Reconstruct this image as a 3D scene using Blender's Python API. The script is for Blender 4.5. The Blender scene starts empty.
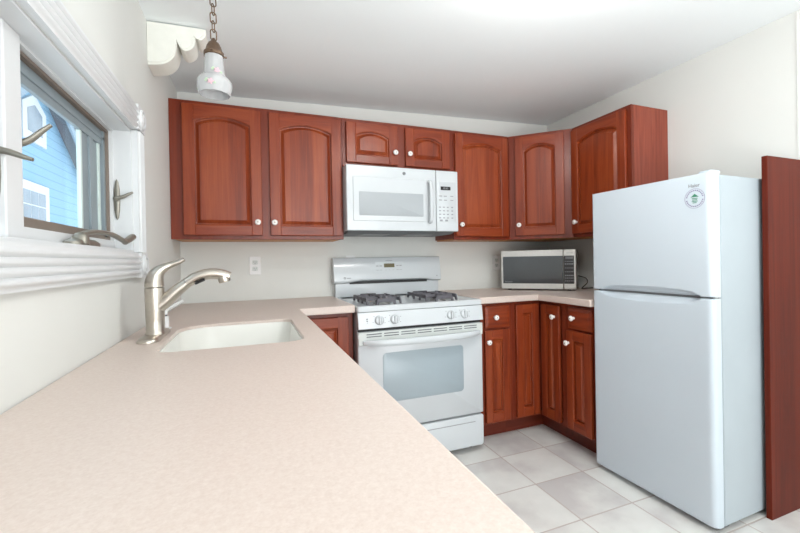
import bpy, bmesh, math, random
from mathutils import Vector, Matrix
random.seed(7)
S = bpy.context.scene
COL = S.collection
PI = math.pi
R = math.radians

# ------------------------------------------------------------------ camera
def set_camera():
    cx, cy, cz = 0.38444, -2.77101, 1.15375
    y, pt, r = R(22.07751), R(-0.28302), R(-1.04523)
    f, px, py = 406.06982, 414.8225, 261.30287
    fw = Vector((math.sin(y)*math.cos(pt), math.cos(y)*math.cos(pt), math.sin(pt)))
    rt = Vector((math.cos(y), -math.sin(y), 0)); up = rt.cross(fw)
    rt2 = rt*math.cos(r) + up*math.sin(r); up2 = up*math.cos(r) - rt*math.sin(r)
    cam = bpy.data.cameras.new('camera'); o = bpy.data.objects.new('camera', cam); COL.objects.link(o)
    m = Matrix.Identity(4)
    for i in range(3):
        m[i][0] = rt2[i]; m[i][1] = up2[i]; m[i][2] = -fw[i]
    m[0][3], m[1][3], m[2][3] = cx, cy, cz
    o.matrix_world = m
    cam.sensor_width = 36; cam.sensor_fit = 'HORIZONTAL'; cam.lens = f*36/800
    cam.shift_x = -(px-400)/800; cam.shift_y = (py-266.5)/800
    cam.clip_start = 0.02; cam.clip_end = 100
    S.camera = o
set_camera()

# ------------------------------------------------------------------ world, lights, exposure
w = bpy.data.worlds.new('sky'); S.world = w; w.use_nodes = True
bgn = w.node_tree.nodes['Background']; bgn.inputs[0].default_value = (0.80, 0.90, 1.0, 1); bgn.inputs[1].default_value = 1.6

def area(name, loc, target, sx, sy, power, color=(1, 1, 1)):
    l = bpy.data.lights.new(name, 'AREA'); l.shape = 'RECTANGLE'; l.size = sx; l.size_y = sy
    l.energy = power; l.color = color
    o = bpy.data.objects.new(name, l); COL.objects.link(o); o.location = loc
    o.rotation_euler = (Vector(target)-Vector(loc)).to_track_quat('-Z', 'Y').to_euler()
area('bounce_flash', (1.3, -3.1, 0.9), (1.3, -3.05, 2.3), 0.6, 0.6, 20, (0.98, 0.99, 1.0))
area('rear_fill', (1.4, -4.95, 1.2), (1.3, -1.0, 1.2), 2.2, 1.6, 44, (0.94, 0.97, 1.0))  # fill light added unseen behind the camera; no window stands there
S.view_settings.view_transform = 'Standard'; S.view_settings.look = 'None'
S.view_settings.gamma = 1; S.view_settings.use_curve_mapping = False
S.view_settings.exposure = 0.37

# ------------------------------------------------------------------ materials
def lin(c):
    return tuple(((v/255)/12.92 if v/255 <= .04045 else ((v/255+.055)/1.055)**2.4) for v in c) + (1,)
def principled(name):
    m = bpy.data.materials.new(name); m.use_nodes = True
    return m, m.node_tree, m.node_tree.nodes['Principled BSDF']
def mat(name, rgb, rough=.5, metal=0, var=.03, scale=30, bump=0, bscale=200, coat=0, spec=.5):
    m, t, b = principled(name)
    N, L = t.nodes, t.links
    tc = N.new('ShaderNodeTexCoord'); no = N.new('ShaderNodeTexNoise'); no.inputs['Scale'].default_value = scale
    no.inputs['Detail'].default_value = 4
    L.new(tc.outputs['Object'], no.inputs['Vector'])
    cr = N.new('ShaderNodeValToRGB'); c = lin(rgb)
    cr.color_ramp.elements[0].position = .3; cr.color_ramp.elements[1].position = .7
    cr.color_ramp.elements[0].color = tuple(max(0, v*(1-var)) for v in c[:3]) + (1,)
    cr.color_ramp.elements[1].color = tuple(min(1, v*(1+var)) for v in c[:3]) + (1,)
    L.new(no.outputs['Fac'], cr.inputs['Fac']); L.new(cr.outputs['Color'], b.inputs['Base Color'])
    b.inputs['Roughness'].default_value = rough; b.inputs['Metallic'].default_value = metal
    b.inputs['Coat Weight'].default_value = coat; b.inputs['Specular IOR Level'].default_value = spec
    if bump:
        n2 = N.new('ShaderNodeTexNoise'); n2.inputs['Scale'].default_value = bscale
        L.new(tc.outputs['Object'], n2.inputs['Vector'])
        bp = N.new('ShaderNodeBump'); bp.inputs['Strength'].default_value = bump; bp.inputs['Distance'].default_value = .002
        L.new(n2.outputs['Fac'], bp.inputs['Height']); L.new(bp.outputs['Normal'], b.inputs['Normal'])
    return m
def wood(name, dark, mid, light, axis='Z', strips=0, rough=.34, fine=1.0, coat=.12, spec=.35):
    m, t, b = principled(name); N, L = t.nodes, t.links
    tc = N.new('ShaderNodeTexCoord'); oi = N.new('ShaderNodeObjectInfo')
    add = N.new('ShaderNodeVectorMath'); add.operation = 'ADD'
    mul = N.new('ShaderNodeVectorMath'); mul.operation = 'SCALE'; mul.inputs[0].default_value = (3.1, 5.7, 9.3)
    L.new(oi.outputs['Random'], mul.inputs['Scale'])
    L.new(tc.outputs['Object'], add.inputs[0]); L.new(mul.outputs[0], add.inputs[1])
    vec = add.outputs[0]
    sep = N.new('ShaderNodeSeparateXYZ'); L.new(tc.outputs['Object'], sep.inputs[0])
    wn = None
    if strips:                                   # glued-up boards of different tone
        mm = N.new('ShaderNodeMath'); mm.operation = 'MULTIPLY_ADD'; mm.inputs[1].default_value = strips
        L.new(sep.outputs['X'], mm.inputs[0]); L.new(oi.outputs['Random'], mm.inputs[2])
        fl = N.new('ShaderNodeMath'); fl.operation = 'FLOOR'; L.new(mm.outputs[0], fl.inputs[0])
        wn = N.new('ShaderNodeTexWhiteNoise'); wn.noise_dimensions = '2D'
        cb = N.new('ShaderNodeCombineXYZ'); L.new(fl.outputs[0], cb.inputs[0]); L.new(oi.outputs['Random'], cb.inputs[1])
        L.new(cb.outputs[0], wn.inputs['Vector'])
    mp = N.new('ShaderNodeMapping'); L.new(vec, mp.inputs['Vector'])
    k = {'X': (1.1, 16, 16), 'Y': (16, 1.1, 16), 'Z': (16, 16, 1.1)}[axis]
    mp.inputs['Scale'].default_value = tuple(v*fine for v in k)
    n1 = N.new('ShaderNodeTexNoise'); n1.inputs['Scale'].default_value = 1.0; n1.inputs['Detail'].default_value = 7
    n1.inputs['Roughness'].default_value = .62; n1.inputs['Distortion'].default_value = .8
    L.new(mp.outputs[0], n1.inputs['Vector'])
    mp2 = N.new('ShaderNodeMapping'); L.new(vec, mp2.inputs['Vector'])
    mp2.inputs['Scale'].default_value = {'X': (3, 150, 150), 'Y': (150, 3, 150), 'Z': (150, 150, 3)}[axis]
    n2 = N.new('ShaderNodeTexNoise'); n2.inputs['Scale'].default_value = 1; n2.inputs['Detail'].default_value = 2
    L.new(mp2.outputs[0], n2.inputs['Vector'])
    mx = N.new('ShaderNodeMath'); mx.operation = 'MULTIPLY_ADD'; mx.inputs[1].default_value = .25
    L.new(n2.outputs['Fac'], mx.inputs[0]); L.new(n1.outputs['Fac'], mx.inputs[2])
    fac = mx.outputs[0]
    if wn:
        m3 = N.new('ShaderNodeMath'); m3.operation = 'MULTIPLY_ADD'; m3.inputs[1].default_value = .16
        L.new(wn.outputs['Value'], m3.inputs[0]); L.new(fac, m3.inputs[2])
        m4 = N.new('ShaderNodeMath'); m4.operation = 'SUBTRACT'; m4.inputs[1].default_value = .08
        L.new(m3.outputs[0], m4.inputs[0]); fac = m4.outputs[0]
    cr = N.new('ShaderNodeValToRGB'); e = cr.color_ramp.elements
    e[0].position = .33; e[0].color = lin(dark); e[1].position = .95; e[1].color = lin(light)
    q = cr.color_ramp.elements.new(.62); q.color = lin(mid)
    L.new(fac, cr.inputs['Fac']); L.new(cr.outputs['Color'], b.inputs['Base Color'])
    b.inputs['Roughness'].default_value = rough; b.inputs['Coat Weight'].default_value = coat; b.inputs['Specular IOR Level'].default_value = spec
    b.inputs['Coat Roughness'].default_value = .22
    return m
CH = ((98, 35, 17), (134, 54, 25), (158, 76, 38))
M = {}
M['cherry'] = wood('cherry_stile', *CH)
M['cherry_h'] = wood('cherry_rail', *CH, axis='X')
M['cherry_panel'] = wood('cherry_panel', (96, 34, 16), (136, 56, 25), (164, 80, 40), strips=15)
M['cherry_frame'] = wood('cherry_face_frame', (90, 32, 17), (116, 44, 23), (134, 58, 32))
M['cherry_side'] = wood('cherry_side', (112, 46, 32), (138, 64, 46), (156, 80, 58), fine=2.2, rough=.45)
M['toe'] = wood('toe_board', (74, 26, 16), (104, 40, 24), (124, 52, 32), axis='X')
M['maple'] = wood('maple_underside', (176, 108, 52), (200, 132, 70), (214, 150, 88), axis='X', rough=.5)
M['fridge_panel'] = wood('mahogany_panel', (72, 21, 10), (94, 31, 15), (110, 41, 21), fine=.8, rough=.42, coat=.0, spec=.18)
M['wall'] = mat('wall_paint', (224, 225, 221), .75, var=.012, scale=3, bump=.04, bscale=160)
M['ceiling'] = mat('ceiling_paint', (246, 251, 252), .85, var=.01, scale=3)
M['trim'] = mat('white_trim_paint', (220, 222, 223), .38, var=.012, scale=8)
M['corbel'] = mat('chalky_white_paint', (240, 240, 232), .7, var=.03, scale=25)
M['white'] = mat('white_enamel', (204, 209, 212), .22, var=.006, scale=4, coat=.3)
M['white_plastic'] = mat('white_plastic', (236, 236, 236), .35, var=.008, scale=8)
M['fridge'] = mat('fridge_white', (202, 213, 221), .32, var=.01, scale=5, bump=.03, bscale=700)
M['fridge_shaded'] = mat('fridge_shaded_white', (174, 184, 190), .42, var=.02, scale=6, bump=.05, bscale=600)  # fridge body white, with the shade of its side put into the colour
M['cream_metal'] = mat('off_white_enamel', (210, 214, 211), .3, var=.01)
M['sink'] = mat('sink_white', (236, 235, 229), .25, var=.006)
M['ceramic'] = mat('white_ceramic', (242, 238, 234), .15, var=.01)
M['iron'] = mat('dark_cast_iron', (92, 90, 96), .55, var=.12, scale=60, bump=.15)
M['cap'] = mat('burner_cap', (70, 68, 72), .5, var=.08)
M['alum'] = mat('burner_aluminium', (170, 170, 170), .4, metal=.8)
M['black'] = mat('black_gap', (26, 26, 28), .5)
M['darkgrey'] = mat('dark_grey', (104, 107, 110), .5)
M['midgrey'] = mat('mid_grey', (150, 152, 154), .5)
M['print'] = mat('grey_print', (120, 122, 126), .6)
M['keys'] = mat('pale_grey_keys', (146, 149, 153), .6)
M['nickel'] = mat('brushed_nickel', (196, 188, 178), .3, metal=1, var=.04, scale=120)
M['nickel_dark'] = mat('nickel_shade', (120, 114, 106), .35, metal=1)
M['bronze'] = mat('aged_bronze', (112, 92, 76), .42, metal=.75, var=.15, scale=60)
M['pewter'] = mat('pewter_hardware', (150, 146, 136), .42, metal=.7, var=.06)
M['steel'] = mat('stainless_trim', (214, 213, 209), .36, metal=.5, var=.03, scale=50)
M['mwglass'] = mat('dark_microwave_glass', (66, 72, 76), .12, var=.06, scale=120, coat=.6)
M['mwpanel'] = mat('microwave_keypad_black', (46, 46, 48), .25)
M['ovenglass'] = mat('pale_oven_glass', (160, 173, 180), .3, var=.03, scale=300, coat=.1)
M['otrglass'] = mat('perforated_screen_glass', (172, 178, 182), .5, var=.06, scale=420)
M['amber'] = mat('amber_display', (92, 82, 42), .3)
M['sashgrey'] = mat('grey_blue_aluminium', (138, 150, 156), .4, metal=.1)
M['sashlight'] = mat('pale_sash_edge', (206, 220, 216), .4)
M['sashbrown'] = mat('brown_weatherstrip', (128, 116, 106), .6)
M['green'] = mat('green_print', (58, 132, 104), .6)
M['violet'] = mat('violet_print', (136, 128, 160), .6)
M['pink'] = mat('pink_flower', (218, 178, 188), .5)
M['leaf'] = mat('painted_leaf', (172, 192, 164), .5)
M['cord'] = mat('dark_cord', (60, 50, 42), .5)
M['siding'] = None

def counter_mat():
    m, t, b = principled('speckled_solid_surface'); N, L = t.nodes, t.links
    tc = N.new('ShaderNodeTexCoord')
    a = N.new('ShaderNodeTexNoise'); a.inputs['Scale'].default_value = 330; a.inputs['Detail'].default_value = 3
    c = N.new('ShaderNodeTexNoise'); c.inputs['Scale'].default_value = 130; c.inputs['Detail'].default_value = 5
    v = N.new('ShaderNodeTexVoronoi'); v.inputs['Scale'].default_value = 150
    for n in (a, c, v): L.new(tc.outputs['Object'], n.inputs['Vector'])
    r = N.new('ShaderNodeValToRGB'); e = r.color_ramp.elements
    e[0].position = .34; e[0].color = lin((205, 188, 178)); e[1].position = .66; e[1].color = lin((216, 202, 193))
    ad = N.new('ShaderNodeMath'); ad.operation = 'MULTIPLY_ADD'; ad.inputs[1].default_value = .5
    L.new(a.outputs['Fac'], ad.inputs[0])
    hf = N.new('ShaderNodeMath'); hf.operation = 'MULTIPLY'; hf.inputs[1].default_value = .5
    L.new(c.outputs['Fac'], hf.inputs[0]); L.new(hf.outputs[0], ad.inputs[2]); L.new(ad.outputs[0], r.inputs['Fac'])
    lt = N.new('ShaderNodeMath'); lt.operation = 'LESS_THAN'; lt.inputs[1].default_value = .12
    L.new(v.outputs['Distance'], lt.inputs[0])
    fm = N.new('ShaderNodeMath'); fm.operation = 'MULTIPLY'; fm.inputs[1].default_value = .22; L.new(lt.outputs[0], fm.inputs[0])
    mx = N.new('ShaderNodeMix'); mx.data_type = 'RGBA'; L.new(fm.outputs[0], mx.inputs['Factor'])
    L.new(r.outputs['Color'], mx.inputs['A']); mx.inputs['B'].default_value = lin((200, 172, 156))
    L.new(mx.outputs['Result'], b.inputs['Base Color']); b.inputs['Roughness'].default_value = .38
    return m
M['counter'] = counter_mat()
def tile_mat():
    m, t, b = principled('square_floor_tile'); N, L = t.nodes, t.links
    tc = N.new('ShaderNodeTexCoord'); sep = N.new('ShaderNodeSeparateXYZ'); L.new(tc.outputs['Object'], sep.inputs[0])
    P = .3065; X0 = 1.708 - P*10; Y0 = -.781 - P*20; g = .0033
    def ma(op, a, c=None, d=None):
        n = N.new('ShaderNodeMath'); n.operation = op
        for i, v in enumerate((a, c, d)):
            if v is None: continue
            if isinstance(v, (int, float)): n.inputs[i].default_value = v
            else: L.new(v, n.inputs[i])
        return n.outputs[0]
    cells, edges = [], []
    for s, o in (('X', X0), ('Y', Y0)):
        u = ma('DIVIDE', ma('SUBTRACT', sep.outputs[s], o), P)
        fr = ma('FRACT', u); cells.append(ma('FLOOR', u))
        edges.append(ma('MINIMUM', fr, ma('SUBTRACT', 1.0, fr)))
    dist = ma('MULTIPLY', ma('MINIMUM', edges[0], edges[1]), P)
    grout = ma('LESS_THAN', dist, g)
    cb = N.new('ShaderNodeCombineXYZ'); L.new(cells[0], cb.inputs[0]); L.new(cells[1], cb.inputs[1])
    wn = N.new('ShaderNodeTexWhiteNoise'); wn.noise_dimensions = '2D'; L.new(cb.outputs[0], wn.inputs['Vector'])
    vm = N.new('ShaderNodeVectorMath'); vm.operation = 'MULTIPLY_ADD'; vm.inputs[1].default_value = (7, 7, 7)
    L.new(wn.outputs['Color'], vm.inputs[0]); L.new(tc.outputs['Object'], vm.inputs[2])
    no = N.new('ShaderNodeTexNoise'); no.inputs['Scale'].default_value = 4.5; no.inputs['Detail'].default_value = 5
    L.new(vm.outputs[0], no.inputs['Vector'])
    r = N.new('ShaderNodeValToRGB'); e = r.color_ramp.elements
    e[0].position = .3; e[0].color = lin((206, 202, 200)); e[1].position = .72; e[1].color = lin((236, 236, 232))
    q = r.color_ramp.elements.new(.5); q.color = lin((226, 225, 221))
    fc = ma('ADD', no.outputs['Fac'], ma('MULTIPLY', ma('SUBTRACT', wn.outputs['Value'], .5), .22))
    L.new(fc, r.inputs['Fac'])
    mx = N.new('ShaderNodeMix'); mx.data_type = 'RGBA'; L.new(grout, mx.inputs['Factor'])
    L.new(r.outputs['Color'], mx.inputs['A']); mx.inputs['B'].default_value = lin((196, 184, 178))
    L.new(mx.outputs['Result'], b.inputs['Base Color']); b.inputs['Roughness'].default_value = .35
    bp = N.new('ShaderNodeBump'); bp.inputs['Strength'].default_value = .35; bp.inputs['Distance'].default_value = .002
    L.new(ma('MINIMUM', dist, .006), bp.inputs['Height']); bp.inputs['Distance'].default_value = .3
    L.new(bp.outputs['Normal'], b.inputs['Normal'])
    return m
M['tile'] = tile_mat()
def glass_mat():
    m = bpy.data.materials.new('window_glass'); m.use_nodes = True; t = m.node_tree; N, L = t.nodes, t.links
    N.clear(); o = N.new('ShaderNodeOutputMaterial'); mx = N.new('ShaderNodeMixShader')
    tr = N.new('ShaderNodeBsdfTransparent'); gl = N.new('ShaderNodeBsdfGlossy'); gl.inputs['Roughness'].default_value = .02
    tr.inputs[0].default_value = (.95, .98, .98, 1)
    mx.inputs[0].default_value = .06
    L.new(tr.outputs[0], mx.inputs[1]); L.new(gl.outputs[0], mx.inputs[2]); L.new(mx.outputs[0], o.inputs[0])
    return m
M['glass'] = glass_mat()
def shade_mat():
    m, t, b = principled('milky_glass')
    N, L = t.nodes, t.links
    tc = N.new('ShaderNodeTexCoord'); no = N.new('ShaderNodeTexNoise'); no.inputs['Scale'].default_value = 40
    L.new(tc.outputs['Object'], no.inputs['Vector'])
    r = N.new('ShaderNodeValToRGB'); r.color_ramp.elements[0].color = (.70, .71, .72, 1); r.color_ramp.elements[1].color = (.86, .86, .86, 1)
    L.new(no.outputs['Fac'], r.inputs['Fac']); L.new(r.outputs['Color'], b.inputs['Base Color'])
    b.inputs['Roughness'].default_value = .18; b.inputs['Transmission Weight'].default_value = .5; b.inputs['IOR'].default_value = 1.2
    return m
M['shade'] = shade_mat()
def siding_mat():
    m, t, b = principled('blue_clapboard'); N, L = t.nodes, t.links
    tc = N.new('ShaderNodeTexCoord'); sep = N.new('ShaderNodeSeparateXYZ'); L.new(tc.outputs['Object'], sep.inputs[0])
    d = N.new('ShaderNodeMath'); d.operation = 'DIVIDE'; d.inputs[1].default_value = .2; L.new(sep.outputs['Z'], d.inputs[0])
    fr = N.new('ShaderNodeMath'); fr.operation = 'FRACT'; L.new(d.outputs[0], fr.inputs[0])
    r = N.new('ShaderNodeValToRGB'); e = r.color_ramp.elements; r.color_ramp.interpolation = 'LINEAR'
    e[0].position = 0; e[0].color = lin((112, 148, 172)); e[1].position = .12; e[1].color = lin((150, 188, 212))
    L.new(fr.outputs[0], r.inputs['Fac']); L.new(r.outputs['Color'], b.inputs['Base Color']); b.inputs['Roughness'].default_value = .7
    return m
M['siding'] = siding_mat()
M['farglass'] = mat('far_window_glass', (150, 162, 172), .15, var=.1, scale=3)
M['rake'] = mat('grey_roof_board', (150, 168, 182), .7)
M['roof'] = mat('roof_shingle', (120, 124, 130), .9)

# ------------------------------------------------------------------ mesh helpers
WM = {}
def wmat(o):
    return WM.get(o.name, Matrix.Identity(4)) if o else Matrix.Identity(4)
def catmull(pts, n=6):
    out = []
    P = [Vector(p) for p in pts]; P = [2*P[0]-P[1]] + P + [2*P[-1]-P[-2]]
    for i in range(1, len(P)-2):
        for k in range(n):
            t = k/n; a, b, c, d = P[i-1], P[i], P[i+1], P[i+2]
            out.append(.5*((2*b)+(c-a)*t+(2*a-5*b+4*c-d)*t*t+(3*b-a-3*c+d)*t**3))
    out.append(P[-2]); return out
class MB:
    def __init__(self): self.v = []; self.f = []; self.m = []; self.cuts = []
    def add(self, vs, fs, mi=0):
        o = len(self.v); self.v += [tuple(p) for p in vs]; self.cuts.append((o, len(self.f), len(vs), len(fs)))
        for q in fs: self.f.append([o+i for i in q]); self.m.append(mi)
        return self
    def box(self, x0, x1, y0, y1, z0, z1, mi=0):
        vs = [(x, y, z) for z in (z0, z1) for y in (y0, y1) for x in (x0, x1)]
        return self.add(vs, [(0, 2, 3, 1), (4, 5, 7, 6), (0, 1, 5, 4), (2, 6, 7, 3), (0, 4, 6, 2), (1, 3, 7, 5)], mi)
    def loft(self, loops, cap0=True, cap1=True, mi=0, closed=True):
        n = len(loops[0]); vs = [p for l in loops for p in l]; fs = []
        for k in range(len(loops)-1):
            for i in range(n if closed else n-1):
                j = (i+1) % n; fs.append((k*n+i, k*n+j, (k+1)*n+j, (k+1)*n+i))
        if cap0: fs.append(tuple(reversed(range(n))))
        if cap1: fs.append(tuple((len(loops)-1)*n+i for i in range(n)))
        return self.add(vs, fs, mi)
    def prism(self, poly, axis, a, b, mi=0):      # poly of 2D points in the other two axes, in order
        def mk(p, t):
            return {'x': (t, p[0], p[1]), 'y': (p[0], t, p[1]), 'z': (p[0], p[1], t)}[axis]
        return self.loft([[mk(p, a) for p in poly], [mk(p, b) for p in poly]], mi=mi)
    def ring(self, c, u, v, r, n):
        return [c + u*(r*math.cos(2*PI*i/n)) + v*(r*math.sin(2*PI*i/n)) for i in range(n)]
    def tube(self, pts, r, n=12, mi=0, flat=1.0, closed=False, upv=None):
        P = [Vector(p) for p in pts]; rs = r if isinstance(r, (list, tuple)) else [r]*len(P)
        loops = []; prev = None
        for i, p in enumerate(P):
            if closed: t = P[(i+1) % len(P)]-P[i-1]
            else: t = P[min(i+1, len(P)-1)]-P[max(i-1, 0)]
            t.normalize()
            u = prev if prev else (Vector(upv) if upv else (Vector((0, 0, 1)) if abs(t.z) < .9 else Vector((1, 0, 0))))
            u = (u - t*u.dot(t)).normalized(); prev = u; v = t.cross(u)
            loops.append([p + u*(rs[i]*flat*math.cos(2*PI*k/n)) + v*(rs[i]*math.sin(2*PI*k/n)) for k in range(n)])
        if closed: loops.append(loops[0])
        return self.loft(loops, not closed, not closed, mi)
    def lathe(self, prof, c, axis=(0, 0, 1), n=24, mi=0, cap0=True, cap1=True):   # prof: (radius, distance along axis)
        a = Vector(axis).normalized(); u = a.orthogonal().normalized(); v = a.cross(u); c = Vector(c)
        return self.loft([self.ring(c+a*h, u, v, max(r, 1e-4), n) for r, h in prof], cap0, cap1, mi)
    def each(self, name, mats, parent=None, world=False, **kw):
        """every piece as an object of its own"""
        for v0, f0, nv, nf in self.cuts:
            m = MB(); m.add(self.v[v0:v0+nv], [[i-v0 for i in q] for q in self.f[f0:f0+nf]]); m.m = self.m[f0:f0+nf]
            m.build(name, mats, parent, world, **kw)
    def build(self, name, mats, parent=None, world=False, bevel=0, seg=2, angle=38, label=None, loc=None):
        me = bpy.data.meshes.new(name)
        vs = self.v
        if parent is not None and world:
            inv = wmat(parent).inverted(); vs = [tuple(inv @ Vector(p)) for p in vs]
        if loc is not None and parent is None:
            vs = [tuple(Vector(p)-Vector(loc)) for p in vs]
        me.from_pydata(vs, [], self.f)
        mats = mats if isinstance(mats, (list, tuple)) else [mats]
        for k in mats: me.materials.append(M[k] if isinstance(k, str) else k)
        for p, mi in zip(me.polygons, self.m): p.material_index = mi; p.use_smooth = True
        bm = bmesh.new(); bm.from_mesh(me); bmesh.ops.remove_doubles(bm, verts=bm.verts, dist=1e-6)
        bmesh.ops.recalc_face_normals(bm, faces=bm.faces); bm.to_mesh(me); bm.free()
        me.set_sharp_from_angle(angle=R(angle))
        o = bpy.data.objects.new(name, me); COL.objects.link(o)
        if parent is not None: o.parent = parent; WM[o.name] = wmat(parent)
        elif loc is not None: o.location = loc
        if bevel:
            b = o.modifiers.new('bevel', 'BEVEL'); b.width = bevel; b.segments = seg; b.limit_method = 'ANGLE'; b.angle_limit = R(40)
            b.harden_normals = False
        if label: o['label'] = label
        return o
def thing(name, label, cat, loc, rz=0, group=None):
    o = bpy.data.objects.new(name, None); COL.objects.link(o); o.empty_display_size = .05
    o.location = loc; o.rotation_euler = (0, 0, rz); o['label'] = label; o['category'] = cat
    group = group or {'wall_cabinet': 'cherry wall cabinets', 'corner_wall_cabinet': 'cherry wall cabinets', 'base_cabinet': 'cherry base cabinets', 'corner_base_cabinet': 'cherry base cabinets', 'peninsula_cabinet': 'cherry base cabinets', 'wall_outlet': 'wall outlets over the counter'}.get(name)
    if group: o['group'] = group
    WM[o.name] = Matrix.Translation(loc) @ Matrix.Rotation(rz, 4, 'Z')
    return o
def tag(o, label, cat, group=None):
    o['label'] = label; o['category'] = cat
    if group: o['group'] = group
    return o
def struct(o): o['kind'] = 'structure'; return o
def text(name, body, size, material, parent, loc, rot, depth=.0004):
    cu = bpy.data.curves.new(name, 'FONT'); cu.body = body; cu.size = size; cu.extrude = depth; cu.align_x = 'CENTER'; cu.align_y = 'CENTER'
    t = bpy.data.objects.new(name, cu)
    me = bpy.data.meshes.new_from_object(t); bpy.data.objects.remove(t)
    me.materials.clear(); me.materials.append(M[material]); me.name = name
    o = bpy.data.objects.new(name, me); COL.objects.link(o); o.parent = parent
    o.location = loc; o.rotation_euler = rot
    return o
def rrect(x0, x1, y0, y1, r, n=6, r2=None):
    out = []; q = r2 or r
    for cx, cy, a, r in ((x1-r, y1-r, 0, r), (x0+q, y1-q, 90, q), (x0+r, y0+r, 180, r), (x1-r, y0+r, 270, r)):
        for i in range(n+1):
            t = R(a + 90*i/n); out.append((cx+r*math.cos(t), cy+r*math.sin(t)))
    return out

# ------------------------------------------------------------------ setting
W = 2.742
def zc(x): return 2.178 + .09*x/W
struct(MB().box(-.14, W+.1, -5.0, .1, -.06, 0).build('floor', 'tile'))
cl = MB(); cl.loft([[(-.14, y, zc(-.14)), (W+.1, y, zc(W+.1)), (W+.1, y, 2.36), (-.14, y, 2.36)] for y in (-5.0, .1)])
struct(cl.build('ceiling', 'ceiling'))
struct(MB().box(-.14, W+.1, 0, .1, 0, 2.3).build('wall_back', 'wall'))
struct(MB().box(W, W+.1, -5.0, 0, 0, 2.3).build('wall_right', 'wall'))
struct(MB().box(-.14, W+.1, -5.1, -5.0, 0, 2.4).build('wall_rear', 'wall'))
WY0, WY1, WZ0, WZ1 = -2.42, -1.05, 1.197, 1.632    # opening in the left wall
wl = MB(); wl.box(-.14, 0, -5.0, WY0, 0, 2.2); wl.box(-.14, 0, WY1, 0, 0, 2.2); wl.box(-.14, 0, WY0, WY1, 0, WZ0); wl.box(-.14, 0, WY0, WY1, WZ1, 2.2)
struct(wl.build('wall_left', 'wall'))
struct(MB().box(W-.004, W, -1.704, -1.698, 0, 2.26).build('trim_1', 'wall'))
# fluted casing boards: profile across the board (u) and out from the wall
def flute(w, base=.018, n=4):
    prof = [(0, 0), (0, base)]
    m = .08*w; q = (w-2*m)/n
    for k in range(n):
        for i in range(7):
            t = i/6; prof.append((m + q*(k+t), base + .008*math.sin(PI*t)))
    prof += [(w, base), (w, 0)]
    return prof
def casing(name, z0, z1, y0, y1):
    if y1-y0 > z1-z0: pr = [(x, z0+u) for u, x in flute(z1-z0)]; mb = MB(); mb.loft([[(x, y, z) for x, z in pr] for y in (y0, y1)])
    else: pr = [(x, y0+u) for u, x in flute(y1-y0)]; mb = MB(); mb.loft([[(x, y, z) for x, y in pr] for z in (z0, z1)])
    return struct(mb.build(name, 'trim', angle=60))
casing('trim_2', 1.634, 1.724, WY0, -1.062)          # head
casing('trim_3', 1.110, 1.195, WY0, -1.062)          # apron
casing('trim_4', 1.197, 1.634, -1.048, -.968)        # right side
casing('trim_5', 1.197, 1.634, WY0-.08, WY0)         # left side
def rosette(name, yc, zcn):
    mb = MB(); mb.box(0, .026, yc-.046, yc+.046, zcn-.044, zcn+.044)
    mb.lathe([(.037, .0001), (.035, .007), (.029, .007), (.026, .002), (.021, .002), (.017, .008), (.007, .010), (.0, .010)], (.026, yc, zcn), (1, 0, 0), 24)
    return struct(mb.build(name, 'trim', angle=30))
rosette('trim_6', -1.014, 1.682); rosette('trim_7', -1.014, 1.150)
# jamb lining and mullion
jb = MB(); jb.box(-.14, 0, WY1-.006, WY1, WZ0, WZ1); jb.box(-.14, 0, WY0, WY0+.006, WZ0, WZ1)
jb.box(-.14, 0, WY0, WY1, WZ1-.006, WZ1); jb.box(-.14, 0, WY0, WY1, WZ0, WZ0+.008)
jb.box(-.10, -.052, WY0, WY1, WZ0, WZ0+.040); jb.box(-.10, -.052, WY0, WY1, WZ1-.012, WZ1); jb.box(-.10, -.054, WY1-.014, WY1, WZ0, WZ1)
struct(jb.build('trim_8', 'trim', bevel=.001))
MY0, MY1 = -1.765, -1.70
struct(MB().box(-.14, -.042, MY0, MY1, WZ0+.008, WZ1-.006).build('trim_9', 'trim', bevel=.003))

def casement(name, y0, y1):
    root = bpy.data.objects.new(name, None); COL.objects.link(root); root.location = (-.08, (y0+y1)/2, WZ0+.04); root['kind'] = 'structure'
    WM[root.name] = Matrix.Translation(root.location)
    z0, z1 = WZ0+.041, WZ1-.013
    a = MB()                                            # outer stop, weatherstrip
    t = .009
    for b in ((y0, y1, z0, z0+t), (y0, y1, z1-t, z1), (y0, y0+t, z0+t, z1-t), (y1-t, y1, z0+t, z1-t)): a.box(-.090, -.064, *b)
    a.build('window_frame', 'sashbrown', root, True, bevel=.001)
    s = MB(); q = .05; y0 += t; y1 -= t; z0 += t; z1 -= t
    s.box(-.092, -.072, y0, y1, z0, z0+.016, 1); s.box(-.088, -.076, y0, y1, z1-.050, z1)
    s.box(-.088, -.076, y0, y0+q, z0, z1); s.box(-.090, -.082, y1-.186, y1, z0, z1)
    s.box(-.090, -.079, y1-.198, y1-.186, z0+.016, z1-.05, 2); s.box(-.086, -.076, y1-.13, y1-.10, z0+.016, z1-.05, 0)
    s.box(-.086, -.077, y1-.050, y1-.035, z0+.016, z1-.05, 2); s.box(-.086, -.072, y1-.018, y1, z0, z1, 0)
    s.box(-.086, -.072, y0, y1, z1-.030, z1-.020)
    s.build('sash', ['sashgrey', 'sashbrown', 'sashlight'], root, True, bevel=.0012)
    MB().box(-.087, -.084, y0+q-.004, y1-.19, z0+.012, z1-.046).build('pane', 'glass', root, True)
    return root
win = casement('window_1', MY1, WY1-.014)
win2 = casement('window_2', WY0+.008, MY0)
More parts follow.
